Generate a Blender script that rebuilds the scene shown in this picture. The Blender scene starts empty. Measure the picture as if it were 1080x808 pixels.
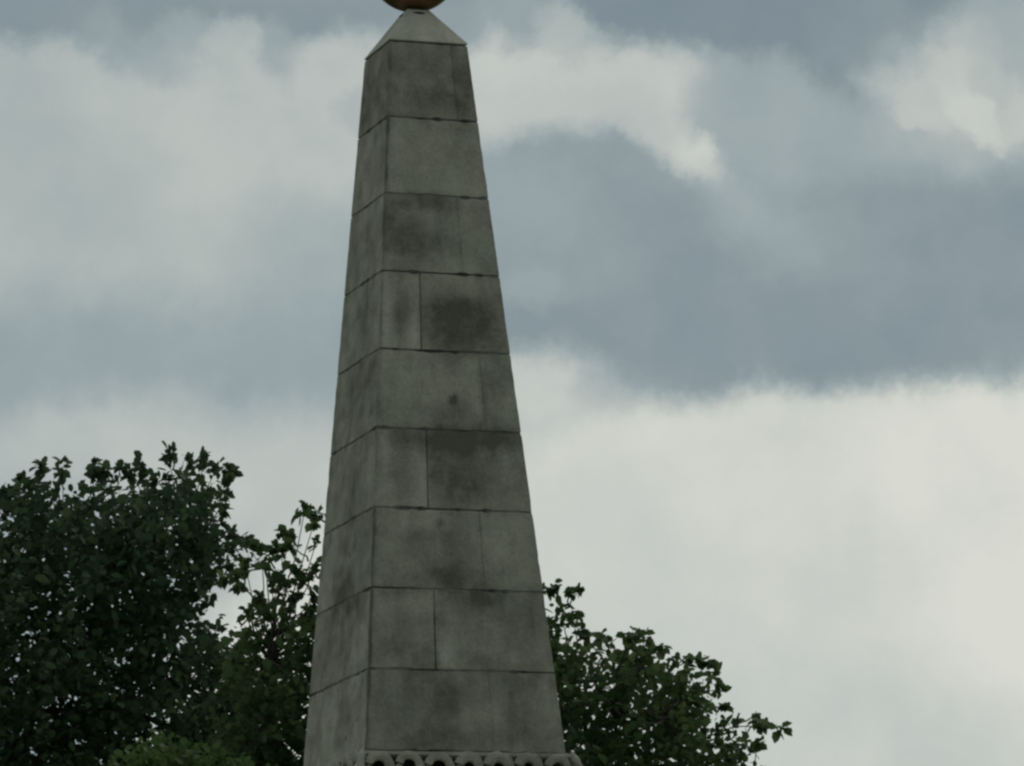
import bpy, bmesh, math, random
import numpy as np
from mathutils import Vector, Matrix, noise as mnoise

sc = bpy.context.scene
col = sc.collection
rng = np.random.default_rng(11)
random.seed(5)

# ------------------------------------------------------------------ camera
K = 0.6                                   # height of one course of stone, metres
EYE = 1.62
DIST, PHI, PITCH, ROLL, YAW, FPX = 64.87 * K, 0.3298, 0.2010, -0.0269, 0.0169, 5634.1
Z8 = EYE + 9.4689 * K                     # bottom of the eighth course
W0, W8 = 1.0221 * K, 2.3762 * K           # shaft width at its top and eight courses down
CAM = np.array([0.0, -DIST, EYE])
cp, sp, cy, sy = math.cos(PITCH), math.sin(PITCH), math.cos(YAW), math.sin(YAW)
FWD = np.array([sy * cp, cy * cp, sp])
r0 = np.array([cy, -sy, 0.0]); u0 = np.cross(r0, FWD)
RGT = r0 * math.cos(ROLL) + u0 * math.sin(ROLL)
UPV = -r0 * math.sin(ROLL) + u0 * math.cos(ROLL)
cam = bpy.data.cameras.new('camera'); camo = bpy.data.objects.new('camera', cam); col.objects.link(camo)
cam.sensor_width = 36; cam.lens = FPX / 1080 * 36
cam.clip_start = 0.5; cam.clip_end = 6000
M = Matrix.Identity(4)
for i in range(3):
    M[i][0], M[i][1], M[i][2], M[i][3] = RGT[i], UPV[i], -FWD[i], CAM[i]
camo.matrix_world = M
sc.camera = camo

def ray(px, py):
    d = FWD + RGT * ((px - 540) / FPX) + UPV * ((404 - py) / FPX)
    return d / np.linalg.norm(d)

# ------------------------------------------------------------------ view
sc.view_settings.view_transform = 'Standard'; sc.view_settings.look = 'None'
sc.view_settings.exposure = 0.0; sc.view_settings.gamma = 1.0
sc.view_settings.use_curve_mapping = False
sc.cycles.pixel_filter_type = 'BLACKMAN_HARRIS'; sc.cycles.filter_width = 2.6
sc.cycles.max_bounces = 7; sc.cycles.diffuse_bounces = 5; sc.cycles.transparent_max_bounces = 4

def lin(r, g, b):
    f = lambda c: (c / 255 / 12.92) if c / 255 <= 0.04045 else ((c / 255 + 0.055) / 1.055) ** 2.4
    return (f(r), f(g), f(b), 1.0)

# ------------------------------------------------------------------ sky
SUN_EL, SUN_AZ = math.radians(48), math.radians(28)      # beyond the monument, a little to the right
world = bpy.data.worlds.new('World'); sc.world = world; world.use_nodes = True
wt = world.node_tree; wn = wt.nodes; wl = wt.links
wn.clear()
def N(t, **kw):
    n = wn.new(t)
    for k, v in kw.items(): setattr(n, k, v)
    return n
def mth(op, a, b=None, c=None, clamp=False):
    n = N('ShaderNodeMath', operation=op, use_clamp=clamp)
    for i, v in enumerate((a, b, c)):
        if v is None: continue
        if isinstance(v, (int, float)): n.inputs[i].default_value = v
        else: wl.new(v, n.inputs[i])
    return n.outputs[0]
tc = N('ShaderNodeTexCoord')
def wnoise(scale, detail, rough, off=(0, 0, 0), stretch=(1, 1, 1)):
    mp = N('ShaderNodeMapping'); wl.new(tc.outputs['Generated'], mp.inputs[0])
    mp.inputs['Location'].default_value = off; mp.inputs['Scale'].default_value = stretch
    n = N('ShaderNodeTexNoise'); wl.new(mp.outputs[0], n.inputs['Vector'])
    n.inputs['Scale'].default_value = scale; n.inputs['Detail'].default_value = detail
    n.inputs['Roughness'].default_value = rough
    return n
sep = N('ShaderNodeSeparateXYZ'); wl.new(tc.outputs['Generated'], sep.inputs[0])
az = mth('DEGREES', mth('ARCTAN2', sep.outputs[0], sep.outputs[1]))
el = mth('DEGREES', mth('ARCSINE', sep.outputs[2]))
wa = wnoise(26, 6, 0.56); 
sw = N('ShaderNodeSeparateColor'); wl.new(wa.outputs['Color'], sw.inputs[0])
wb = wnoise(80, 7, 0.62, (3, 1, 2))
sb = N('ShaderNodeSeparateColor'); wl.new(wb.outputs['Color'], sb.inputs[0])
WA, WB = 0.7, 0.72
wc = wnoise(260, 4, 0.6, (1, 6, 2))
sc_ = N('ShaderNodeSeparateColor'); wl.new(wc.outputs['Color'], sc_.inputs[0])
az1 = mth('MULTIPLY_ADD', mth('SUBTRACT', sc_.outputs[0], 0.5), 0.15, az)
el1 = mth('MULTIPLY_ADD', mth('SUBTRACT', sc_.outputs[1], 0.5), 0.12, el)
azw = mth('ADD', az1, mth('ADD', mth('MULTIPLY', mth('SUBTRACT', sw.outputs[0], 0.5), WA), mth('MULTIPLY', mth('SUBTRACT', sb.outputs[0], 0.5), WB)))
elw = mth('ADD', el1, mth('ADD', mth('MULTIPLY', mth('SUBTRACT', sw.outputs[1], 0.5), WA), mth('MULTIPLY', mth('SUBTRACT', sb.outputs[1], 0.5), WB)))
cv = N('ShaderNodeCombineXYZ'); wl.new(azw, cv.inputs[0]); wl.new(elw, cv.inputs[1])
# banks of cloud: (x, y, half width, half height, brighter or darker, tilt)
CLOUDS = [
 (230, 190, 420, 190, 177, .6, 1, 0), (310, 125, 190, 85, 187, .7, .8, 0), (60, 180, 130, 100, 168, .8, .6, 0),
 (130, 370, 330, 60, 149, .8, .95, 0), (320, 290, 80, 60, 158, .8, .7, 0), (350, 400, 120, 50, 149, .7, .8, 0),
 (180, 475, 320, 50, 177, .7, .9, 0), (310, 520, 200, 70, 190, .7, .9, 0), (80, 455, 60, 30, 180, .6, .6, 0),
 (210, -12, 480, 42, 138, .5, 1, 0), (70, 8, 170, 52, 134, .35, 1, 0), (140, 52, 60, 25, 150, .5, .7, 20), (200, 40, 40, 25, 160, .6, .7, 0), (292, 52, 22, 42, 152, .6, .8, -20), (245, 35, 24, 26, 182, .5, .7, 0),
 (350, 75, 50, 45, 190, .6, .8, 0), (372, 122, 26, 20, 172, .5, .8, 0),
 (820, 275, 440, 158, 139, .3, 1, 0), (560, 235, 130, 120, 149, .5, 1, 0), (700, 330, 230, 60, 134, .7, .9, 0), (950, 330, 270, 85, 131, .7, .95, 0), (640, 250, 110, 60, 143, .7, .8, 0),
 (560, 300, 40, 25, 158, .7, .7, 0), (860, 120, 200, 70, 158, .5, .8, 0),
 (780, 5, 340, 62, 128, .3, 1, 0), (905, 50, 75, 58, 131, .35, 1, 0), (530, 18, 70, 30, 148, .5, .8, 0), (785, 100, 75, 42, 157, .4, .9, 0),
 (1040, 100, 120, 80, 172, .45, .9, 0), (1060, 30, 60, 50, 165, .5, .8, 0),
 (510, 95, 45, 60, 190, .4, 1, 0), (580, 95, 105, 46, 190, .5, 1, 0), (685, 90, 60, 44, 192, .5, 1, 0), (600, 35, 22, 30, 180, .6, .8, -30), (700, 138, 62, 26, 190, .6, .9, 38), (752, 172, 34, 24, 202, .75, 1, 25), (758, 160, 14, 20, 203, .7, .8, 0),
 (800, 235, 62, 32, 166, .8, .8, 52),
 (1008, 82, 46, 42, 192, .6, 1, 0), (980, 108, 60, 20, 188, .6, .9, 25), (1035, 70, 14, 40, 176, .7, .6, 20), (1030, 125, 46, 16, 201, .45, .9, 50), (960, 120, 26, 10, 188, .5, .8, 20), (1074, 125, 26, 30, 192, .5, .9, 0),
 (880, 782, 720, 372, 211, .075, 1, 0), (575, 402, 62, 42, 193, .5, 1, 0), (642, 402, 34, 30, 166, .5, .8, 0),
 (1010, 530, 250, 150, 220, .7, .95, 0), (760, 465, 160, 50, 210, .7, .7, 0), (770, 640, 260, 130, 197, .8, .8, 0), (820, 790, 280, 90, 189, .7, .8, 0), (1010, 800, 170, 70, 197, .7, .7, 0), (600, 600, 120, 150, 196, .8, .7, 0),
 (1060, 640, 90, 110, 217, .7, .8, 0),
 (1010, 340, 270, 56, 134, .42, .95, 0), (800, 345, 200, 40, 135, .5, .9, 0), (940, 260, 200, 60, 142, .7, .7, 0),
]
B = 0.36
for (x, y, rx, ry, lev, e, st, tilt) in CLOUDS:
    d = ray(x, y)
    a0, e0 = math.degrees(math.atan2(d[0], d[1])), math.degrees(math.asin(d[2]))
    mp = N('ShaderNodeMapping', vector_type='TEXTURE'); wl.new(cv.outputs[0], mp.inputs[0])
    s = 180 / math.pi / FPX * (1 + e)
    mp.inputs['Location'].default_value = (a0, e0, 0)
    mp.inputs['Rotation'].default_value = (0, 0, math.radians(-tilt))
    mp.inputs['Scale'].default_value = (rx * s, ry * s, 1)
    g = N('ShaderNodeTexGradient', gradient_type='SPHERICAL'); wl.new(mp.outputs[0], g.inputs[0])
    mr = N('ShaderNodeMapRange', interpolation_type='SMOOTHSTEP'); wl.new(g.outputs['Fac'], mr.inputs['Value'])
    mr.inputs['From Max'].default_value = min(.98, 2 * e / (1 + e)); mr.inputs['To Max'].default_value = st
    mm = N('ShaderNodeMix'); wl.new(mr.outputs[0], mm.inputs[0])
    if isinstance(B, float): mm.inputs[2].default_value = B
    else: wl.new(B, mm.inputs[2])
    mm.inputs[3].default_value = (lev - 115) / 105
    B = mm.outputs[0]
fb = wnoise(38, 7, 0.58, (5, 2, 1))
B = mth('MULTIPLY_ADD', mth('SUBTRACT', fb.outputs[0], 0.5), 0.36, B)
wide = wnoise(3.2, 6, 0.55, (0, 4, 0), (1, 1, 1.8))
far = mth('SUBTRACT', 1.0, mth('SUBTRACT', 1.0, mth('MULTIPLY', mth('ADD', mth('ABSOLUTE', mth('SUBTRACT', az, 1.0)), mth('SUBTRACT', mth('ABSOLUTE', mth('SUBTRACT', el, 11.5)), 9.0)), 1 / 22.0), clamp=True))
B = mth('MULTIPLY_ADD', mth('MULTIPLY', mth('SUBTRACT', wide.outputs[0], 0.5), 2.4), far, B)
ramp = N('ShaderNodeValToRGB'); wl.new(B, ramp.inputs[0])
cr = ramp.color_ramp; cr.interpolation = 'EASE'
stops = [((r_ - 115) / 105, (r_, g_, b_)) for r_, g_, b_ in ((118, 134, 143), (134, 148, 154), (153, 166, 168), (172, 181, 179), (196, 201, 195), (218, 219, 210))]
cr.interpolation = 'LINEAR'
while len(cr.elements) < len(stops): cr.elements.new(0.5)
for e_, (p, c) in zip(cr.elements, stops): e_.position = p; e_.color = lin(*c)
sky = N('ShaderNodeTexSky', sky_type='NISHITA'); sky.sun_disc = False
sky.sun_elevation = SUN_EL; sky.sun_rotation = SUN_AZ
bg1 = N('ShaderNodeBackground'); wl.new(sky.outputs[0], bg1.inputs[0]); bg1.inputs[1].default_value = 0.06
bg2 = N('ShaderNodeBackground'); wl.new(ramp.outputs[0], bg2.inputs[0]); bg2.inputs[1].default_value = 1.0
mx = N('ShaderNodeMixShader'); mx.inputs[0].default_value = 0.96
wl.new(bg1.outputs[0], mx.inputs[1]); wl.new(bg2.outputs[0], mx.inputs[2])
wo = N('ShaderNodeOutputWorld'); wl.new(mx.outputs[0], wo.inputs[0])

sun = bpy.data.lights.new('sun', 'SUN'); suno = bpy.data.objects.new('sun', sun); col.objects.link(suno)
sun.energy = 0.6; sun.angle = math.radians(25); sun.color = (1.0, 0.96, 0.88)
sd = Vector((math.sin(SUN_AZ) * math.cos(SUN_EL), math.cos(SUN_AZ) * math.cos(SUN_EL), math.sin(SUN_EL)))
suno.rotation_euler = (-sd).to_track_quat('-Z', 'Y').to_euler()

# ------------------------------------------------------------------ materials
def mat(name):
    m = bpy.data.materials.new(name); m.use_nodes = True
    nt = m.node_tree; bsdf = nt.nodes['Principled BSDF']
    return m, nt, bsdf
def nnoise(nt, scale, detail=4, rough=.55, stretch=(1, 1, 1), coord='Object', off=(0, 0, 0)):
    t = nt.nodes.new('ShaderNodeTexCoord'); mp = nt.nodes.new('ShaderNodeMapping')
    nt.links.new(t.outputs[coord], mp.inputs[0]); mp.inputs['Scale'].default_value = stretch; mp.inputs['Location'].default_value = off
    n = nt.nodes.new('ShaderNodeTexNoise'); nt.links.new(mp.outputs[0], n.inputs['Vector'])
    n.inputs['Scale'].default_value = scale; n.inputs['Detail'].default_value = detail; n.inputs['Roughness'].default_value = rough
    return n.outputs['Fac']
def nm(nt, op, a, b, c=None, clamp=False):
    n = nt.nodes.new('ShaderNodeMath'); n.operation = op; n.use_clamp = clamp
    for i, v in enumerate((a, b, c)):
        if v is None: continue
        if isinstance(v, (int, float)): n.inputs[i].default_value = v
        else: nt.links.new(v, n.inputs[i])
    return n.outputs[0]

def stone_material(name, use_tone, base=(.405, .366, .300), dark=(.135, .124, .098)):
    m, nt, b = mat(name)
    v = nm(nt, 'MULTIPLY_ADD', nm(nt, 'SUBTRACT', nnoise(nt, 2.9, 7, .66), .5), 1.45, .56)      # cloudy grime
    v = nm(nt, 'MULTIPLY_ADD', nm(nt, 'SUBTRACT', nnoise(nt, 3.2, 5, .6, (3, 3, .45), off=(7, 1, 3)), .5), .40, v)  # streaks
    v = nm(nt, 'MULTIPLY_ADD', nm(nt, 'SUBTRACT', nnoise(nt, 38, 5, .7, off=(2, 5, 1)), .5), .45, v)   # grain
    if use_tone:
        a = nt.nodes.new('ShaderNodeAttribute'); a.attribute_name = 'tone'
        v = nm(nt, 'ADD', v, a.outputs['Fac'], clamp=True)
    r = nt.nodes.new('ShaderNodeValToRGB'); nt.links.new(v, r.inputs[0])
    r.color_ramp.elements[0].position = 0; r.color_ramp.elements[0].color = (*dark, 1)
    r.color_ramp.elements[1].position = 1; r.color_ramp.elements[1].color = (base[0] * 1.25, base[1] * 1.25, base[2] * 1.25, 1)
    e = r.color_ramp.elements.new(.5); e.color = (.325, .292, .238, 1)
    # lichen tint
    mixn = nt.nodes.new('ShaderNodeMixRGB'); mixn.blend_type = 'MULTIPLY'
    nt.links.new(nm(nt, 'MULTIPLY', nm(nt, 'GREATER_THAN', 2, 1), nm(nt, 'MULTIPLY_ADD', nnoise(nt, 1.7, 4, .6, off=(9, 9, 2)), 2.2, -.75, clamp=True)), mixn.inputs[0])
    gr = nt.nodes.new('ShaderNodeMixRGB'); gr.blend_type = 'MULTIPLY'; gr.inputs[0].default_value = 1
    g2 = nt.nodes.new('ShaderNodeValToRGB'); nt.links.new(nnoise(nt, 55, 3, .8, off=(4, 4, 4)), g2.inputs[0])
    g2.color_ramp.elements[0].position = .34; g2.color_ramp.elements[0].color = (.84, .84, .84, 1); g2.color_ramp.elements[1].position = .56; g2.color_ramp.elements[1].color = (1.08, 1.07, 1.05, 1)
    nt.links.new(r.outputs[0], gr.inputs[1]); nt.links.new(g2.outputs[0], gr.inputs[2]); nt.links.new(gr.outputs[0], mixn.inputs[1]); mixn.inputs[2].default_value = (.90, 1.0, .97, 1)
    nt.links.new(mixn.outputs[0], b.inputs['Base Color'])
    b.inputs['Roughness'].default_value = .92; b.inputs['Specular IOR Level'].default_value = .25
    bump = nt.nodes.new('ShaderNodeBump'); bump.inputs['Strength'].default_value = .5; bump.inputs['Distance'].default_value = .012
    nt.links.new(nnoise(nt, 22, 8, .75), bump.inputs['Height']); nt.links.new(bump.outputs[0], b.inputs['Normal'])
    return m
STONE = stone_material('weathered_stone', True)
STONE2 = stone_material('carved_stone', False)
MORTAR, nt_, b_ = mat('old_mortar'); b_.inputs['Roughness'].default_value = 1
r_ = nt_.nodes.new('ShaderNodeValToRGB'); nt_.links.new(nnoise(nt_, 3.5, 4, .6), r_.inputs[0])
r_.color_ramp.elements[0].position = .42; r_.color_ramp.elements[0].color = (.045, .042, .034, 1)
r_.color_ramp.elements[1].position = .60; r_.color_ramp.elements[1].color = (.21, .20, .165, 1)
nt_.links.new(r_.outputs[0], b_.inputs['Base Color'])
NEAR_BLACK, nt_, b_ = mat('near_black'); b_.inputs['Base Color'].default_value = (.035, .033, .028, 1); b_.inputs['Roughness'].default_value = 1  # near-black: shade painted into the moulding hollows; also the collar's colour
GOLD, nt_, b_ = mat('dull_gilding')
r_ = nt_.nodes.new('ShaderNodeValToRGB'); nt_.links.new(nnoise(nt_, 5, 5, .6), r_.inputs[0])
r_.color_ramp.elements[0].position = .3; r_.color_ramp.elements[0].color = (.19, .09, .05, 1)
r_.color_ramp.elements[1].position = .7; r_.color_ramp.elements[1].color = (.36, .215, .11, 1)
nt_.links.new(r_.outputs[0], b_.inputs['Base Color']); b_.inputs['Metallic'].default_value = .85; b_.inputs['Roughness'].default_value = .42

# ------------------------------------------------------------------ helpers
def finish(name, bm, m, parent=None, smooth=False):
    me = bpy.data.meshes.new(name); bm.to_mesh(me); bm.free()
    if smooth: me.polygons.foreach_set('use_smooth', [True] * len(me.polygons))
    o = bpy.data.objects.new(name, me); col.objects.link(o)
    if m: me.materials.append(m)
    if parent: o.parent = parent
    return o
def thing(name, loc, label, cat, group=None, rz=0):
    o = bpy.data.objects.new(name, None); col.objects.link(o)
    o.location = loc; o.rotation_euler = (0, 0, rz); o['label'] = label; o['category'] = cat
    if group: o['group'] = group
    return o
def ring_stack(bm, prof, cap=True):
    """square rings from a profile of (half width, z)"""
    rings = []
    for hw, z in prof:
        rings.append([bm.verts.new((sx * hw, sy_ * hw, z)) for sx, sy_ in ((-1, -1), (1, -1), (1, 1), (-1, 1))])
    for a, b in zip(rings, rings[1:]):
        for i in range(4): bm.faces.new((a[i], a[(i + 1) % 4], b[(i + 1) % 4], b[i]))
    if cap:
        bm.faces.new(rings[0][::-1]); bm.faces.new(rings[-1])
    return rings
def lathe(bm, prof, n=48):
    rings = [[bm.verts.new((r * math.cos(2 * math.pi * i / n), r * math.sin(2 * math.pi * i / n), z)) for i in range(n)] for r, z in prof]
    for a, b in zip(rings, rings[1:]):
        for i in range(n): bm.faces.new((a[i], a[(i + 1) % n], b[(i + 1) % n], b[i]))
    bm.faces.new(rings[0][::-1]); bm.faces.new(rings[-1])

# ------------------------------------------------------------------ ground
def ground():
    bm = bmesh.new()
    rs = [0, 6, 12, 20, 30, 45, 60, 90, 140, 220, 400, 800, 1600, 3000]; n = 64
    c = bm.verts.new((0, 0, 0)); prev = None
    for r in rs[1:]:
        ring = [bm.verts.new((r * math.cos(2 * math.pi * i / n), r * math.sin(2 * math.pi * i / n),
                0.0 if r < 13 else 0.10 * mnoise.noise(Vector((r * .05 * math.cos(2 * math.pi * i / n), r * .05 * math.sin(2 * math.pi * i / n), 3))))) for i in range(n)]
        for i in range(n):
            if prev is None: bm.faces.new((c, ring[i], ring[(i + 1) % n]))
            else: bm.faces.new((prev[i], ring[i], ring[(i + 1) % n], prev[(i + 1) % n]))
        prev = ring
    m, nt, b = mat('grass_turf')
    r = nt.nodes.new('ShaderNodeValToRGB'); nt.links.new(nnoise(nt, 1.5, 8, .7), r.inputs[0])
    r.color_ramp.elements[0].position = .3; r.color_ramp.elements[0].color = (.035, .060, .018, 1)
    r.color_ramp.elements[1].position = .7; r.color_ramp.elements[1].color = (.075, .110, .035, 1)
    nt.links.new(r.outputs[0], b.inputs['Base Color']); b.inputs['Roughness'].default_value = 1
    o = finish('ground', bm, m); o['kind'] = 'structure'
    # gravel apron round the monument and the path up to it
    bm = bmesh.new(); n = 72
    vs = [bm.verts.new((6.5 * math.cos(2 * math.pi * i / n), 6.5 * math.sin(2 * math.pi * i / n), .008)) for i in range(n)]
    bm.faces.new(vs)
    m2, nt, b = mat('gravel')
    r = nt.nodes.new('ShaderNodeValToRGB'); nt.links.new(nnoise(nt, 60, 6, .8), r.inputs[0])
    r.color_ramp.elements[0].position = .3; r.color_ramp.elements[0].color = (.13, .12, .10, 1)
    r.color_ramp.elements[1].position = .7; r.color_ramp.elements[1].color = (.30, .28, .24, 1)
    nt.links.new(r.outputs[0], b.inputs['Base Color']); b.inputs['Roughness'].default_value = 1
    o = finish('path', bm, m2); o['kind'] = 'structure'
ground()

# ------------------------------------------------------------------ obelisk
obel = thing('obelisk', (0, 0, 0), 'tall tapering grey stone obelisk with a gilded ball on its point', 'obelisk', rz=PHI)
ZT = Z8 + 8 * K
Z9 = Z8 - K
def hw(z): return (W0 + (W8 - W0) * (ZT - z) / (8 * K)) / 2
cph, sph = math.cos(PHI), math.sin(PHI)
def to_local(p): return np.array([cph * p[0] + sph * p[1], -sph * p[0] + cph * p[1], p[2]])
def on_face(px, py, face):
    """where the sight line meets the shaft's front or left face, local coordinates"""
    d = to_local(ray(px, py)); c = to_local(CAM); z = 10.0
    ax = 1 if face == 'front' else 0
    for _ in range(6):
        t = (-hw(z) - c[ax]) / d[ax]; p = c + d * t; z = p[2]
    return p
STAINS = [ # face, x, y, rx, ry, amount
 ('front', 440, 90, 40, 34, -.16), ('front', 490, 95, 10, 40, -.12), ('front', 455, 214, 45, 8, -.26), ('front', 430, 255, 28, 24, -.20),
 ('front', 470, 245, 25, 20, -.08), ('front', 475, 290, 22, 4, .10),
 ('front', 424, 325, 9, 34, -.28), ('front', 408, 330, 5, 30, .10), ('front', 437, 350, 6, 20, .26),
 ('front', 488, 345, 42, 26, -.30), ('front', 500, 325, 30, 15, -.12),
 ('front', 478, 421, 4, 5, -.5), ('front', 520, 412, 14, 30, -.16), ('front', 470, 432, 25, 10, -.12), ('front', 500, 395, 8, 30, .10),
 ('front', 432, 462, 26, 11, -.24), ('front', 484, 480, 28, 38, -.26), ('front', 530, 462, 24, 14, -.2), ('front', 420, 500, 9, 30, -.1),
 ('front', 410, 500, 5, 40, .12), ('front', 446, 505, 6, 30, .20), ('front', 535, 510, 20, 24, .06), ('front', 500, 520, 25, 12, -.12),
 ('front', 470, 610, 36, 11, -.22), ('front', 465, 551, 4, 5, -.4), ('front', 435, 565, 30, 7, -.14), ('front', 480, 590, 22, 26, -.1), ('front', 535, 580, 18, 34, .10),
 ('front', 425, 640, 26, 12, .14), ('front', 425, 690, 30, 18, -.14), ('front', 495, 632, 30, 9, -.22), ('front', 471, 690, 8, 14, .26),
 ('front', 500, 695, 28, 9, -.12), ('front', 545, 660, 20, 20, -.08), ('front', 440, 745, 34, 32, -.16), ('front', 548, 745, 18, 30, -.14), ('front', 585, 745, 8, 40, .08),
 ('front', 500, 780, 60, 10, -.10),
 ('left', 393, 100, 14, 36, -.10), ('left', 385, 180, 10, 30, .04), ('left', 388, 340, 12, 30, -.08), ('left', 380, 410, 20, 30, -.05), ('left', 352, 600, 8, 40, .08),
 ('left', 368, 560, 18, 30, -.12), ('left', 366, 625, 14, 22, -.22), ('left', 355, 655, 14, 30, -.12), ('left', 350, 700, 14, 30, -.1), ('left', 370, 760, 14, 30, -.08),
]
SL = []
for f, x, y, rx, ry, am in STAINS:
    p = on_face(x, y, f); q = on_face(x + rx, y, f); r = on_face(x, y + ry, f)
    SL.append((f, p, abs((q - p)[0 if f == 'front' else 1]), abs((r - p)[2]), am))
def stain(co):
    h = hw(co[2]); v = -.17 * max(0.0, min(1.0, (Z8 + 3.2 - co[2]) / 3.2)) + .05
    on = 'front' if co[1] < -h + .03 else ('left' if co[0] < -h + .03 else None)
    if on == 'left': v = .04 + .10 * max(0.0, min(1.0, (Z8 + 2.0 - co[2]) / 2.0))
    ci = int((ZT - co[2]) / K)
    dc = math.hypot(co[0] + h, co[1] + h)
    if dc < .06 and on: v -= (.1, .6, .2, .5, .12, .12, .42, .6, .55)[max(0, min(8, ci))] * math.exp(-(dc / .016) ** 2) * (1 + .8 * mnoise.noise(Vector(co) * 6))
    zr = (ZT - co[2]) / K; fz = zr - math.floor(zr)
    if on: v -= .30 * max(0, mnoise.noise(Vector((co[0] * 13, co[1] * 13, math.floor(zr) * 3.3))) + .12) * math.exp(-fz / (.25 + .3 * abs(mnoise.noise(Vector((co[0] * 8, co[1] * 8, 5)))))) 
    if on is None:
        return .30 * mnoise.fractal(Vector(co) * 2.1, .6, 2.0, 4)
    k = 0 if on == 'front' else 1
    wob = .6 * mnoise.fractal(Vector(co) * 7.0, .6, 2.0, 3)
    for f, p, a, b, am in SL:
        if f != on: continue
        u = (co[k] - p[k]) / a; w = (co[2] - p[2]) / b; q = u * u + w * w
        if q < 6: v += 1.6 * am * math.exp(-max(0, q + wob) ** 1.3 * .8)
    return v
def chunk(bm, tl, x0, x1, z0, z1, tone, tone_left, gx=.004):
    """one ashlar running through the shaft; x0, x1 as fractions of its width"""
    b2 = bmesh.new(); g = .004
    vs = []
    for z in (z0 + g, z1 - g):
        h = hw(z)
        xa = -h + 2 * h * x0 + (gx if x0 > 0 else 0); xb = -h + 2 * h * x1 - (gx if x1 < 1 else 0)
        vs.append([b2.verts.new(c) for c in ((xa, -h, z), (xb, -h, z), (xb, h, z), (xa, h, z))])
    a, b = vs
    for i in range(4): b2.faces.new((a[i], a[(i + 1) % 4], b[(i + 1) % 4], b[i]))
    b2.faces.new(a[::-1]); b2.faces.new(b)
    bmesh.ops.bevel(b2, geom=list(b2.edges), offset=.004 + .002 * ((x0 * 7 + z0) % 1), segments=1, affect='EDGES')
    H = hw(z0); step = .03
    for ax, lo, hi in ((0, -H, H), (1, -H, H), (2, z0, z1)):
        k = lo + step * .5
        while k < hi:
            no = [0, 0, 0]; no[ax] = 1; c = [0, 0, 0]; c[ax] = k
            bmesh.ops.bisect_plane(b2, geom=b2.verts[:] + b2.edges[:] + b2.faces[:], plane_co=c, plane_no=no, dist=1e-5)
            k += step
    cen = Vector(((x0 + x1 - 1) * H, 0, (z0 + z1) / 2))
    mp = {}
    for v in b2.verts:
        co = v.co.copy(); h = hw(co.z)
        e = min(abs(co.z - z0), abs(z1 - co.z), abs(co.x - (-h + 2 * h * x0)), abs(-h + 2 * h * x1 - co.x))
        t = tone_left if (co.x < -h + .02 and co.y > -h + .02) else tone
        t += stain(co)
        t += -.16 * math.exp(-e / .02) * max(0, .6 + 1.5 * mnoise.noise(co * 9.0))      # grime along the joints
        n1 = mnoise.fractal(co * 6.0 + Vector((3, 1, 2)), .6, 2.0, 3)
        dv = (co - cen); dv.z *= .4
        if dv.length > 0: dv.normalize()
        co -= dv * (.0022 * (n1 + .5))
        if e < .012:                                            # worn, chipped arrises
            c2 = max(0, mnoise.noise(v.co * 14.0) - .05)
            sgn = 1 if abs(v.co.z - z0) < .012 else (-1 if abs(z1 - v.co.z) < .012 else 0)
            co.z += sgn * .026 * c2
            if abs(abs(v.co.x) - h) < .012 or abs(abs(v.co.y) - h) < .012: co.x *= 1 - .012 * max(0, mnoise.noise(v.co * 11.0))
        nv = bm.verts.new(co); nv[tl] = t; mp[v] = nv
    for f in b2.faces:
        try: bm.faces.new([mp[v] for v in f.verts])
        except ValueError: pass
    b2.free()
COURSES = [  # joint position on the front face, tone of the left block, of the right block, of the left side
 (.78, -.06, -.10, -.06), (None, .10, 0, .04), (.69, -.04, .03, .02), (.32, .10, -.06, .04), (.76, .02, .05, .0),
 (.34, .06, -.04, -.03), (.66, .03, .05, -.02), (.36, .08, .03, -.06), (.64, -.01, .02, .03)]
bm = bmesh.new(); tl = bm.verts.layers.float.new('tone')
for i, (j, ta, tb, tc_) in enumerate(COURSES):
    z1 = ZT - i * K; z0 = z1 - K
    if j is None: chunk(bm, tl, 0, 1, z0, z1, ta, tc_)
    else:
        gx = -.0015 if i in (0, 2, 4, 6, 8) else .003
        chunk(bm, tl, 0, j, z0, z1, ta, tc_, gx); chunk(bm, tl, j, 1, z0, z1, tb, tb, gx)
shaft = finish('shaft', bm, STONE, obel)
bm = bmesh.new(); ring_stack(bm, [(hw(Z9) - .006, Z9 + .002), (hw(ZT) - .006, ZT - .004)])
finish('mortar_joints', bm, MORTAR, shaft)
# pyramid capstone, tip cut for the ball
d0 = ray(433.5, 13.5)                      # height of the point under the ball
tt = DIST / math.hypot(d0[0], d0[1]); ZA = EYE + d0[2] * tt
bm = bmesh.new(); h0 = hw(ZT)
tl = bm.verts.layers.float.new('tone')
ring_stack(bm, [(h0 - .012, ZT + .003), (h0 + .001, ZT + .010), (h0 - .001, ZT + .018), (.085, ZA)])
bmesh.ops.subdivide_edges(bm, edges=bm.edges[:], cuts=7, use_grid_fill=True)
for v in bm.verts:
    v[tl] = .32 + .4 * mnoise.noise(v.co * 5)
    v.co += Vector((mnoise.noise(v.co * 9), mnoise.noise(v.co * 9 + Vector((5, 0, 0))), 0)) * .003
cap = finish('capstone', bm, STONE, obel)
# gilded ball on its collar
RB = 50 / FPX * DIST
bm = bmesh.new()
lathe(bm, [(.115, ZA - .055), (.12, ZA - .03), (.085, ZA - .012), (.075, ZA + .01), (.09, ZA + .03), (.07, ZA + .06)], 40)
collar_mesh = bm
bm = bmesh.new(); n = 40
prof = [(RB * math.sin(math.pi * k / n), ZA + .012 + RB - RB * math.cos(math.pi * k / n)) for k in range(1, n)]
lathe(bm, prof, 72)
ball = finish('ball', bm, GOLD, obel, True); ball['label'] = 'dull gilded metal ball on the point of the obelisk'
finish('collar', collar_mesh, NEAR_BLACK, ball, True)

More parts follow.
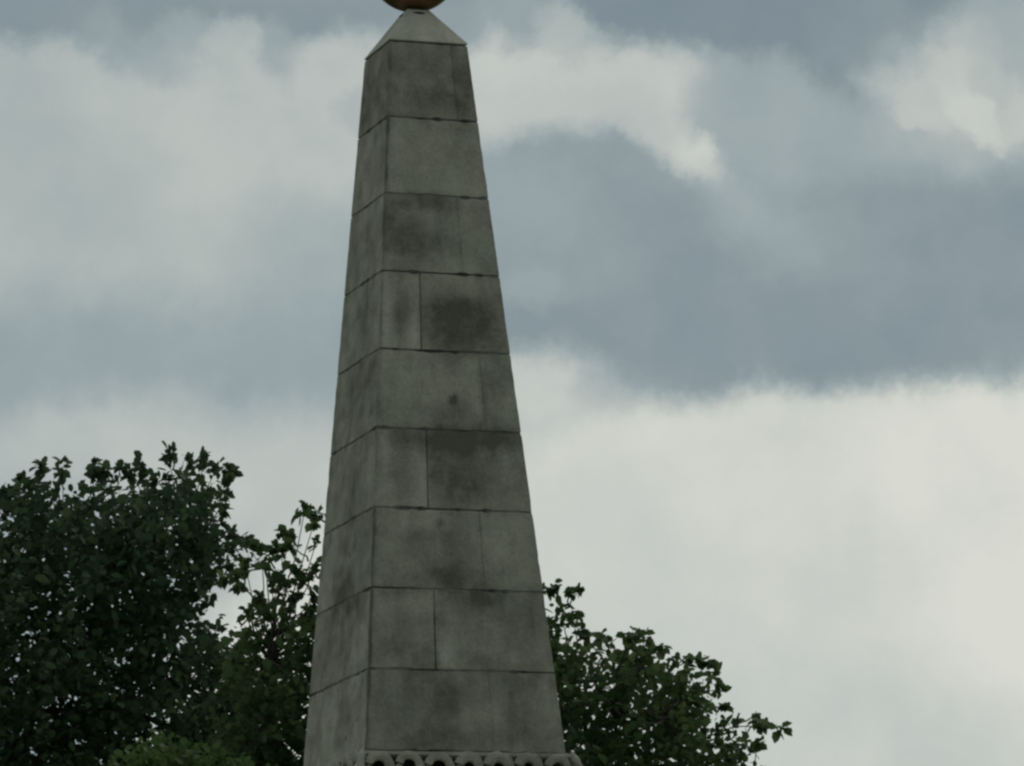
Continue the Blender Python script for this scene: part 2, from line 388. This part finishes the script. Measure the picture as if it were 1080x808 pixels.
# egg and dart moulding round the foot of the shaft
bm = bmesh.new(); HB = hw(Z9)
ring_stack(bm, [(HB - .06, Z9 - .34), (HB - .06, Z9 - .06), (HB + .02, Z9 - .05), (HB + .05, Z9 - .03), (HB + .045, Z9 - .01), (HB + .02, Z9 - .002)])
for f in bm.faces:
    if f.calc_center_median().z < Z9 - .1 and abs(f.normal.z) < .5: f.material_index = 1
def tube(bm, pts, rad, k=8):
    rings = []
    for i, p in enumerate(pts):
        a = Vector(pts[max(0, i - 1)]); b = Vector(pts[min(len(pts) - 1, i + 1)]); t = (b - a).normalized()
        u = t.orthogonal().normalized() if abs(t.z) > .99 else t.cross(Vector((0, 0, 1))).normalized(); w = t.cross(u)
        r = rad[i] if hasattr(rad, '__len__') else rad
        rings.append([bm.verts.new(Vector(p) + (u * math.cos(2 * math.pi * q / k) + w * math.sin(2 * math.pi * q / k)) * r) for q in range(k)])
    for a, b in zip(rings, rings[1:]):
        for q in range(k): bm.faces.new((a[q], a[(q + 1) % k], b[(q + 1) % k], b[q]))
    bm.faces.new(rings[0][::-1]); bm.faces.new(rings[-1])
for side in range(4):
    rot = Matrix.Rotation(side * math.pi / 2, 4, 'Z'); ne = 7; sp_ = 2 * (HB + .03) / ne
    b3 = bmesh.new()
    for k in range(ne):
        x = -(HB + .03) + sp_ * (k + .5); zc = Z9 - .118; Rr = sp_ * (.36 + .02 * math.sin(k * 3.7 + side)); zc -= .006 * math.cos(k * 2.9)
        pts = [(x - Rr * .8, -(HB + .055), Z9 - .31), (x - Rr, -(HB + .06), zc - .04)]
        pts += [(x - Rr * math.cos(a), -(HB + .062), zc + Rr * math.sin(a)) for a in np.linspace(0, math.pi, 11)]
        pts += [(x + Rr, -(HB + .06), zc - .04), (x + Rr * .8, -(HB + .055), Z9 - .31)]
        tube(b3, pts, .036 + .006 * math.sin(k * 5.1 + side))
        # the egg, set low so that the dark-painted hollow shows above it
        s = bmesh.ops.create_uvsphere(b3, u_segments=14, v_segments=10, radius=1)
        bmesh.ops.scale(b3, verts=s['verts'], vec=(Rr * .55, .05, .085)); bmesh.ops.translate(b3, verts=s['verts'], vec=(x, -(HB + .02), zc - .10))
        if k < ne - 1: tube(b3, [(x + sp_ / 2, -(HB + .04), Z9 - .08), (x + sp_ / 2, -(HB + .055), Z9 - .2), (x + sp_ / 2, -(HB + .04), Z9 - .31)], [.006, .02, .004], 6)
    for v in b3.verts: v.co.y = -(HB + .03) + (v.co.y + HB + .03) * (.5 if v.co.y < -(HB + .03) else 1)
    # corner leaf
    c = -(HB + .03)
    pts = [(c + .005, c + .005, Z9 + .02), (c - .02, c - .02, Z9 - .05), (c - .05, c - .05, Z9 - .14), (c - .02, c - .02, Z9 - .31)]
    tube(b3, pts, [.006, .035, .045, .03], 10)
    b3.transform(rot); me = bpy.data.meshes.new('tmp'); b3.to_mesh(me); b3.free(); bm.from_mesh(me); bpy.data.meshes.remove(me)
for v in bm.verts: v.co += Vector((mnoise.noise(v.co * 17), mnoise.noise(v.co * 17 + Vector((3, 3, 3))), mnoise.noise(v.co * 17 + Vector((8, 1, 0))))) * .006
bmesh.ops.recalc_face_normals(bm, faces=bm.faces[:])
eg = finish('egg_and_dart_moulding', bm, STONE2, obel); eg.data.materials.append(NEAR_BLACK)
# hollows between rim and egg: their shade is painted on the backing, near-black
# pedestal below the frame
zt = Z9 - .34
bm = bmesh.new()
ring_stack(bm, [(HB + .08, zt - .30), (HB + .14, zt - .26), (HB + .16, zt - .16), (HB + .13, zt - .05), (HB + .09, zt - .002)])
finish('torus_moulding', bm, STONE2, obel)
bm = bmesh.new(); q = HB + .35
ring_stack(bm, [(q, zt - .85), (q + .04, zt - .78), (q + .05, zt - .68), (q + .22, zt - .55), (q + .26, zt - .52), (q + .26, zt - .40), (q + .30, zt - .37), (q + .28, zt - .303)])
finish('cornice', bm, STONE2, obel)
bm = bmesh.new(); ring_stack(bm, [(q - .05, 1.75), (q - .05, zt - .852)])
ped = finish('pedestal', bm, STONE2, obel)
for side in range(4):
    bm = bmesh.new(); y = -(q - .05)
    for (x0, x1, z0, z1) in ((-.75, .75, 4.55, 4.65), (-.75, .75, 2.35, 2.45), (-.75, -.65, 2.452, 4.548), (.65, .75, 2.452, 4.548)):
        r = bmesh.ops.create_cube(bm, size=1); bmesh.ops.scale(bm, verts=r['verts'], vec=(x1 - x0, .03, z1 - z0))
        bmesh.ops.translate(bm, verts=r['verts'], vec=((x0 + x1) / 2, y - .013, (z0 + z1) / 2))
    bmesh.ops.rotate(bm, verts=bm.verts[:], cent=(0, 0, 0), matrix=Matrix.Rotation(side * math.pi / 2, 3, 'Z'))
    finish('panel_frame', bm, STONE2, ped)
bm = bmesh.new(); ring_stack(bm, [(q + .25, 1.2), (q + .25, 1.5), (q + .12, 1.6), (q + .10, 1.68), (q, 1.748)]); finish('pedestal_base', bm, STONE2, obel)
for k in range(3):
    bm = bmesh.new(); h_ = q + .55 + .45 * (2 - k); z = .4 * k
    ring_stack(bm, [(h_, z + (.0 if k == 0 else .002)), (h_, z + .36), (h_ - .03, z + .398)])
    finish('step', bm, STONE2, obel)

# ------------------------------------------------------------------ trees
def leaf_material(name, c0, c1, trans=.35):
    m, nt, b = mat(name)
    a = nt.nodes.new('ShaderNodeAttribute'); a.attribute_name = 'shade'
    r = nt.nodes.new('ShaderNodeValToRGB'); nt.links.new(a.outputs['Fac'], r.inputs[0])
    r.color_ramp.elements[0].color = (*c0, 1); r.color_ramp.elements[1].color = (*c1, 1)
    nt.links.new(r.outputs[0], b.inputs['Base Color']); b.inputs['Roughness'].default_value = .6
    b.inputs['Specular IOR Level'].default_value = .18
    t = nt.nodes.new('ShaderNodeBsdfTranslucent'); nt.links.new(r.outputs[0], t.inputs[0])
    mx = nt.nodes.new('ShaderNodeMixShader'); mx.inputs[0].default_value = trans
    nt.links.new(b.outputs[0], mx.inputs[1]); nt.links.new(t.outputs[0], mx.inputs[2])
    nt.links.new(mx.outputs[0], nt.nodes['Material Output'].inputs[0])
    return m
BARK, nt_, b_ = mat('bark')
r_ = nt_.nodes.new('ShaderNodeValToRGB'); nt_.links.new(nnoise(nt_, 6, 6, .7, (3, 3, .6)), r_.inputs[0])
r_.color_ramp.elements[0].color = (.03, .026, .02, 1); r_.color_ramp.elements[1].color = (.13, .11, .085, 1)
nt_.links.new(r_.outputs[0], b_.inputs['Base Color']); b_.inputs['Roughness'].default_value = 1

def at(px, py, dist):
    d = ray(px, py); return CAM + d * (dist / math.hypot(d[0], d[1]))
def inpoly(p, poly):
    x, y = p[:, 0], p[:, 1]; ins = np.zeros(len(p), bool); n = len(poly)
    for i in range(n):
        x1, y1 = poly[i]; x2, y2 = poly[(i + 1) % n]
        c = ((y1 > y) != (y2 > y))
        with np.errstate(divide='ignore', invalid='ignore'):
            ins ^= c & (x < (x2 - x1) * (y - y1) / (y2 - y1 + 1e-12) + x1)
    return ins
def edge_dist(p, poly):
    d = np.full(len(p), 1e9); n = len(poly); P = np.array(poly, float)
    for i in range(n):
        a, b = P[i], P[(i + 1) % n]; ab = b - a
        t = np.clip(((p - a) @ ab) / (ab @ ab + 1e-9), 0, 1)
        d = np.minimum(d, np.linalg.norm(p - (a + t[:, None] * ab), axis=1))
    return d
def unit(v): return v / (np.linalg.norm(v, axis=-1, keepdims=True) + 1e-9)

def leaves_mesh(name, cen, axis, per, size, spread, m, parent, shade_c):
    """sprays: `per` leaves set along a twig axis at each centre"""
    n = len(cen); tot = n * per
    c = np.repeat(cen, per, 0); ax = np.repeat(axis, per, 0); sh = np.repeat(shade_c, per)
    spread = np.repeat(spread, per)[:, None]
    t = rng.uniform(-.9, 1.0, (tot, 1))
    off = rng.normal(0, 1, (tot, 3)) * spread * .42
    base = c + ax * t * spread + off * (1.1 - np.abs(t) * .4)
    d = unit(ax * .5 + rng.normal(0, .75, (tot, 3)) + np.array([0, 0, -.25]))
    nrm = rng.normal(0, .6, (tot, 3)) + np.array([0, 0, .75]); side = unit(np.cross(d, nrm)); up = np.cross(side, d)
    L = size * rng.uniform(.42, 1.35, (tot, 1)); W = L * rng.uniform(.62, .85, (tot, 1))
    fold = rng.uniform(.05, .35, (tot, 1))
    def P(u, w, s): return base + d * L * u + side * W * w * s + up * W * abs(w) * fold
    V = np.stack([P(0, 0, 1), P(.30, .46, 1), P(.72, .38, 1), P(1, 0, 1), P(.72, .38, -1), P(.30, .46, -1)], 1)
    V[:, 3] -= up * 0 + np.array([0, 0, 1]) * L * .12
    V = V.reshape(-1, 3)
    idx = np.arange(tot)[:, None] * 6
    F = np.concatenate([idx + np.array([0, 1, 2, 3]), idx + np.array([0, 3, 4, 5])], 1).reshape(-1)
    me = bpy.data.meshes.new(name); nf = tot * 2
    me.vertices.add(len(V)); me.vertices.foreach_set('co', V.astype(np.float32).ravel())
    me.loops.add(len(F)); me.loops.foreach_set('vertex_index', F.astype(np.int32))
    me.polygons.add(nf); me.polygons.foreach_set('loop_start', np.arange(nf, dtype=np.int32) * 4)
    me.update(calc_edges=True)
    at_ = me.attributes.new('shade', 'FLOAT', 'POINT')
    s = np.clip(sh + rng.normal(0, .30, tot), 0, 1)
    at_.data.foreach_set('value', np.repeat(s, 6).astype(np.float32))
    me.materials.append(m); me.validate()
    o = bpy.data.objects.new(name, me); col.objects.link(o)
    o.parent = parent; o.matrix_parent_inverse = Matrix.Identity(4); o.location = -Vector(parent.location)
    return o
def tubes_mesh(name, paths, parent, kseg=7):
    V = []; F = []; n0 = 0
    for pts, rad in paths:
        pts = np.array(pts); kk = kseg if rad[0] > .03 else 4
        tg = unit(np.gradient(pts, axis=0)); ref = np.array([.31, .9, .2]); u = unit(np.cross(tg, ref)); w = np.cross(tg, u)
        an = np.arange(kk) / kk * 2 * np.pi
        R = pts[:, None] + (u[:, None] * np.cos(an)[None, :, None] + w[:, None] * np.sin(an)[None, :, None]) * np.array(rad)[:, None, None]
        V.append(R.reshape(-1, 3)); m = len(pts)
        for i in range(m - 1):
            for q in range(kk): F.append((n0 + i * kk + q, n0 + i * kk + (q + 1) % kk, n0 + (i + 1) * kk + (q + 1) % kk, n0 + (i + 1) * kk + q))
        n0 += m * kk
    me = bpy.data.meshes.new(name); me.from_pydata(np.concatenate(V).tolist(), [], F); me.materials.append(BARK)
    me.polygons.foreach_set('use_smooth', [True] * len(me.polygons))
    o = bpy.data.objects.new(name, me); col.objects.link(o); o.parent = parent; o.location = -Vector(parent.location)
    return o
def wobble(a, b, n, amp, sag=0):
    t = np.linspace(0, 1, n)[:, None]; p = a + (b - a) * t
    p[1:-1] += rng.normal(0, amp, (n - 2, 3)); p[:, 2] += sag * np.sin(np.pi * t[:, 0]); return p

def tree(name, label, D, trunk_px, poly, holes, tufts, nclus, leaf, m, half_depth, tr=.28, clump=.0, per=14, spread=.17, group=None):
    base = at(trunk_px, 1200, D); base[2] = 0
    root = thing(name, tuple(base), label, 'tree', group)
    mpp = D / FPX
    P = np.array(poly, float); lo, hi = P.min(0), P.max(0)
    pts = []; tries = 0
    while len(pts) < nclus and tries < 400:
        tries += 1
        s = rng.uniform(lo, hi, (4000, 2)); s = s[inpoly(s, poly)]
        ed = edge_dist(s, poly)
        s = s[ed > 11]; ed = ed[ed > 11]
        vis = (s[:, 0] > -60) & (s[:, 1] < 860)
        keep = vis | (rng.random(len(s)) < .45)
        for (hx, hy, hr, hk) in holes:
            keep &= ~((((s[:, 0] - hx) ** 2 + (s[:, 1] - hy) ** 2) < hr * hr) & (rng.random(len(s)) < hk))
        dep = np.sqrt(np.clip(1 - (1 - np.clip(ed / 260, 0, 1)) ** 2, 0, 1)) * half_depth
        z = rng.uniform(-1, 1, len(s)) * np.maximum(dep, .25)
        for (x, y), zz, k in zip(s, z, keep):
            if not k: continue
            p = at(x, y, D + zz)
            if clump:
                v = mnoise.fractal(Vector(p) * 1.15, .6, 2.0, 3)
                if v < clump - rng.random() * .12: continue
            pts.append(p)
            if len(pts) >= nclus: break
    pts = np.array(pts)
    cc = pts.mean(0); ax = unit(unit(pts - cc) * .7 + np.array([0, 0, .7]) + rng.normal(0, .4, pts.shape))
    sh = np.clip(.45 + .9 * np.array([mnoise.noise(Vector(p) * .9) for p in pts]), 0, 1)
    leaf_pts, leaf_ax, leaf_sh, sprd = [pts], [ax], [sh], [np.full(len(pts), spread)]
    paths = []
    # trunk and limbs
    top = at(trunk_px, (P[:, 1].min() * .6 + 808 * .4), D)
    tp = wobble(base, top, 9, .07); tp[0] = base; paths.append((tp, np.linspace(tr, .05, 9) * np.array([1.35] + [1] * 8)))
    nodes = [tp[4:]]
    for k in range(26):
        tgt = pts[rng.integers(len(pts))]; j = rng.integers(3, 8)
        lp = wobble(tp[j], tp[j] + (tgt - tp[j]) * .94, 9, .09, .25); r0_ = tr * .38 * (1 - j / 11)
        paths.append((lp, np.linspace(r0_, .014, 9))); nodes.append(lp[2:])
    nodes = np.concatenate(nodes)
    near = pts[rng.choice(len(pts), min(500, len(pts)), replace=False)]
    for p in near:
        j = np.argmin(((nodes - p) ** 2).sum(1)); paths.append((wobble(nodes[j], p, 4, .03), np.linspace(.013, .004, 4)))
    # tufts at the outline: (x, y, size px, from x, from y)
    for tf in tufts:
        x, y, rpx = tf[:3]; dz = rng.uniform(-.5, .5); c = at(x, y, D + dz)
        k = max(1, int(round((rpx / 8.5) ** 2)))
        cc_ = c + rng.normal(0, 1, (k, 3)) * (rpx * mpp * .42) * np.array([1, 1.3, .8]) * (k > 1)
        if len(tf) > 3:
            a = at(tf[3], tf[4], D + dz * .7); dirn = unit(c - a)
            paths.append((wobble(a, c, 5, .02), np.linspace(.011, .004, 5)))
            ll = np.linalg.norm(c - a); 
        else:
            j = np.argmin(((nodes - c) ** 2).sum(1)); dirn = unit(c - nodes[j] + np.array([0, 0, .3]))
            paths.append((wobble(nodes[j], c, 5, .04), np.linspace(.012, .004, 5)))
        leaf_pts.append(cc_); leaf_ax.append(unit(dirn + rng.normal(0, .3, (k, 3)))); leaf_sh.append(np.full(k, .5)); sprd.append(np.full(k, min(spread, rpx * mpp * .75)))
    n_main = len(pts)
    tubes_mesh('trunk', paths, root)
    T = np.concatenate(leaf_pts[1:]) if len(leaf_pts) > 1 else np.zeros((0, 3))
    A = np.concatenate([pts, T]); X = np.concatenate(leaf_ax); S = np.concatenate(leaf_sh)
    leaves_mesh('crown', A, X, per, leaf, np.concatenate(sprd), m, root, S)
    return root

DARK = leaf_material('dark_leaves', (.048, .088, .042), (.088, .132, .058), .45)
MID = leaf_material('mid_leaves', (.050, .092, .032), (.125, .185, .070), .50)
LIGHT = leaf_material('light_leaves', (.060, .110, .032), (.110, .175, .055), .45)

polyA = [(-620, 900), (-560, 720), (-400, 590), (-200, 530), (-60, 512), (0, 520), (27, 512), (42, 505), (66, 506), (84, 510), (102, 502), (124, 506), (150, 502), (164, 508),
         (178, 485), (195, 482), (217, 484), (238, 492), (236, 507), (231, 538), (236, 556), (250, 580), (236, 600), (226, 627), (220, 640), (236, 662), (262, 690), (290, 740), (300, 808), (330, 1000), (300, 1250), (120, 1380), (-200, 1400), (-520, 1250)]
holesA = [(185, 506, 7, .9), (203, 503, 8, .95), (70, 522, 7, .8), (88, 530, 5, .8), (108, 532, 8, .9), (4, 545, 10, .85), (28, 565, 7, .8), (6, 590, 9, .8), (10, 625, 6, .6),
          (176, 588, 6, .9), (197, 598, 7, .95), (190, 626, 6, .9), (0, 520, 8, .8), (130, 545, 5, .7), (152, 548, 6, .7), (145, 575, 5, .6), (16, 660, 6, .4)]
tuftsA = [(24, 500, 7, 24, 515), (27, 507, 7), (42, 486, 5, 42, 505), (42, 496, 6), (65, 486, 8, 66, 505), (66, 496, 8), (104, 486, 9, 104, 505), (105, 496, 9), (98, 492, 6), (113, 491, 6), (124, 491, 6, 124, 505), (147, 486, 8, 146, 502), (150, 494, 8), (137, 492, 6),
          (180, 474, 7, 182, 490), (178, 484, 9), (197, 482, 8), (214, 474, 5, 214, 488), (215, 483, 9), (228, 489, 9), (240, 487, 8, 225, 495), (244, 492, 6), (241, 504, 8), (238, 516, 9), (236, 530, 9), (233, 545, 8),
          (246, 556, 7, 230, 552), (256, 562, 6, 235, 555), (263, 565, 4, 240, 557), (242, 574, 12), (255, 584, 9), (240, 590, 9), (5, 514, 7), (178, 500, 7), (169, 506, 7)]
polyB = [(244, 665), (262, 652), (285, 655), (303, 645), (330, 640), (360, 570), (430, 548), (500, 560), (560, 610), (584, 662), (604, 662), (616, 673), (632, 679), (646, 684), (663, 677), (682, 677), (696, 684), (703, 698),
         (727, 702), (738, 698), (748, 710), (753, 730), (762, 752), (777, 766), (786, 776), (795, 790), (798, 812), (850, 900), (880, 1020), (840, 1180), (640, 1300), (430, 1300), (270, 1200), (200, 1000), (215, 800)]
holesB = [(606, 690, 6, .9), (616, 725, 8, .8), (600, 728, 7, .8), (648, 718, 8, .9), (672, 722, 6, .9), (636, 749, 5, .8), (692, 737, 11, .9), (705, 742, 7, .8), (676, 770, 9, .9), (688, 782, 7, .9), (737, 728, 6, .7), (764, 778, 7, .9), (754, 799, 9, .9),
          (787, 790, 6, .9), (722, 766, 5, .6), (640, 760, 6, .7), (675, 795, 6, .8), (608, 782, 5, .7), (590, 708, 6, .7), (252, 668, 8, .8), (272, 655, 7, .6), (725, 725, 6, .6)]
tuftsB = [(319, 542, 7, 345, 552), (322, 535, 4), (333, 541, 7, 350, 550), (331, 552, 5), (299, 562, 9, 318, 575), (305, 566, 7), (289, 577, 6, 300, 588), (296, 580, 5), (309, 578, 6, 325, 592), (268, 587, 11, 290, 600), (276, 590, 10), (281, 597, 9), (316, 599, 8, 335, 610),
          (297, 608, 9), (300, 617, 9), (319, 613, 9), (308, 612, 8), (291, 624, 9), (273, 629, 7, 285, 640), (254, 619, 6, 268, 632), (238, 610, 5, 255, 607), (252, 606, 7, 275, 600), (260, 602, 6), (313, 631, 6), (279, 639, 8), (260, 649, 7), (268, 645, 7), (303, 648, 9), (333, 573, 5), (332, 599, 6),
          (329, 631, 8), (322, 645, 9), (290, 652, 11), (322, 610, 9), (285, 610, 6),
          (585, 619, 7, 572, 628), (579, 622, 6), (611, 625, 6, 596, 642), (602, 624, 5, 596, 640), (609, 646, 6, 592, 636), (605, 655, 7), (593, 653, 9), (587, 645, 8), (582, 660, 10), (619, 668, 7), (663, 671, 6), (661, 678, 6), (680, 672, 7), (686, 680, 9), (695, 682, 7), (725, 698, 7), (740, 695, 8), (746, 702, 8), (752, 712, 7),
          (757, 728, 6), (762, 745, 7), (774, 760, 6), (795, 759, 6, 778, 768), (800, 764, 7, 782, 772), (803, 766, 6), (821, 768, 6, 800, 766), (798, 788, 7), (632, 676, 8), (645, 680, 8), (712, 696, 7)]
polyC = [(60, 900), (90, 830), (120, 808), (135, 797), (150, 786), (170, 781), (186, 782), (205, 786), (222, 794), (240, 800), (262, 806), (290, 830), (330, 900), (350, 1000), (300, 1150), (180, 1200), (80, 1120), (40, 1000)]
polyA = [(x, y + 6) for x, y in polyA]; holesA = [(x, y + 6, r, k) for x, y, r, k in holesA]
tuftsA = [(t[0], t[1] + 6, t[2]) + ((t[3], t[4] + 6) if len(t) > 3 else ()) for t in tuftsA]
tree('broadleaf_tree', 'large dark green leafy tree filling the lower left, left of the obelisk', 56.0, -60, polyA, holesA, tuftsA, 5900, .104, DARK, 2.6, .36, per=16)
tree('broadleaf_tree', 'green leafy tree directly behind the obelisk, showing on both sides of its foot', 51.0, 500, polyB, holesB, tuftsB, 3000, .098, MID, 1.8, .26, clump=-.22, per=15, spread=.15)
tree('broadleaf_tree', 'low bright green rounded treetop at the bottom edge, in front of the dark tree', 46.5, 190, polyC, [], [], 1300, .085, LIGHT, 1.1, .16, per=14, spread=.14)
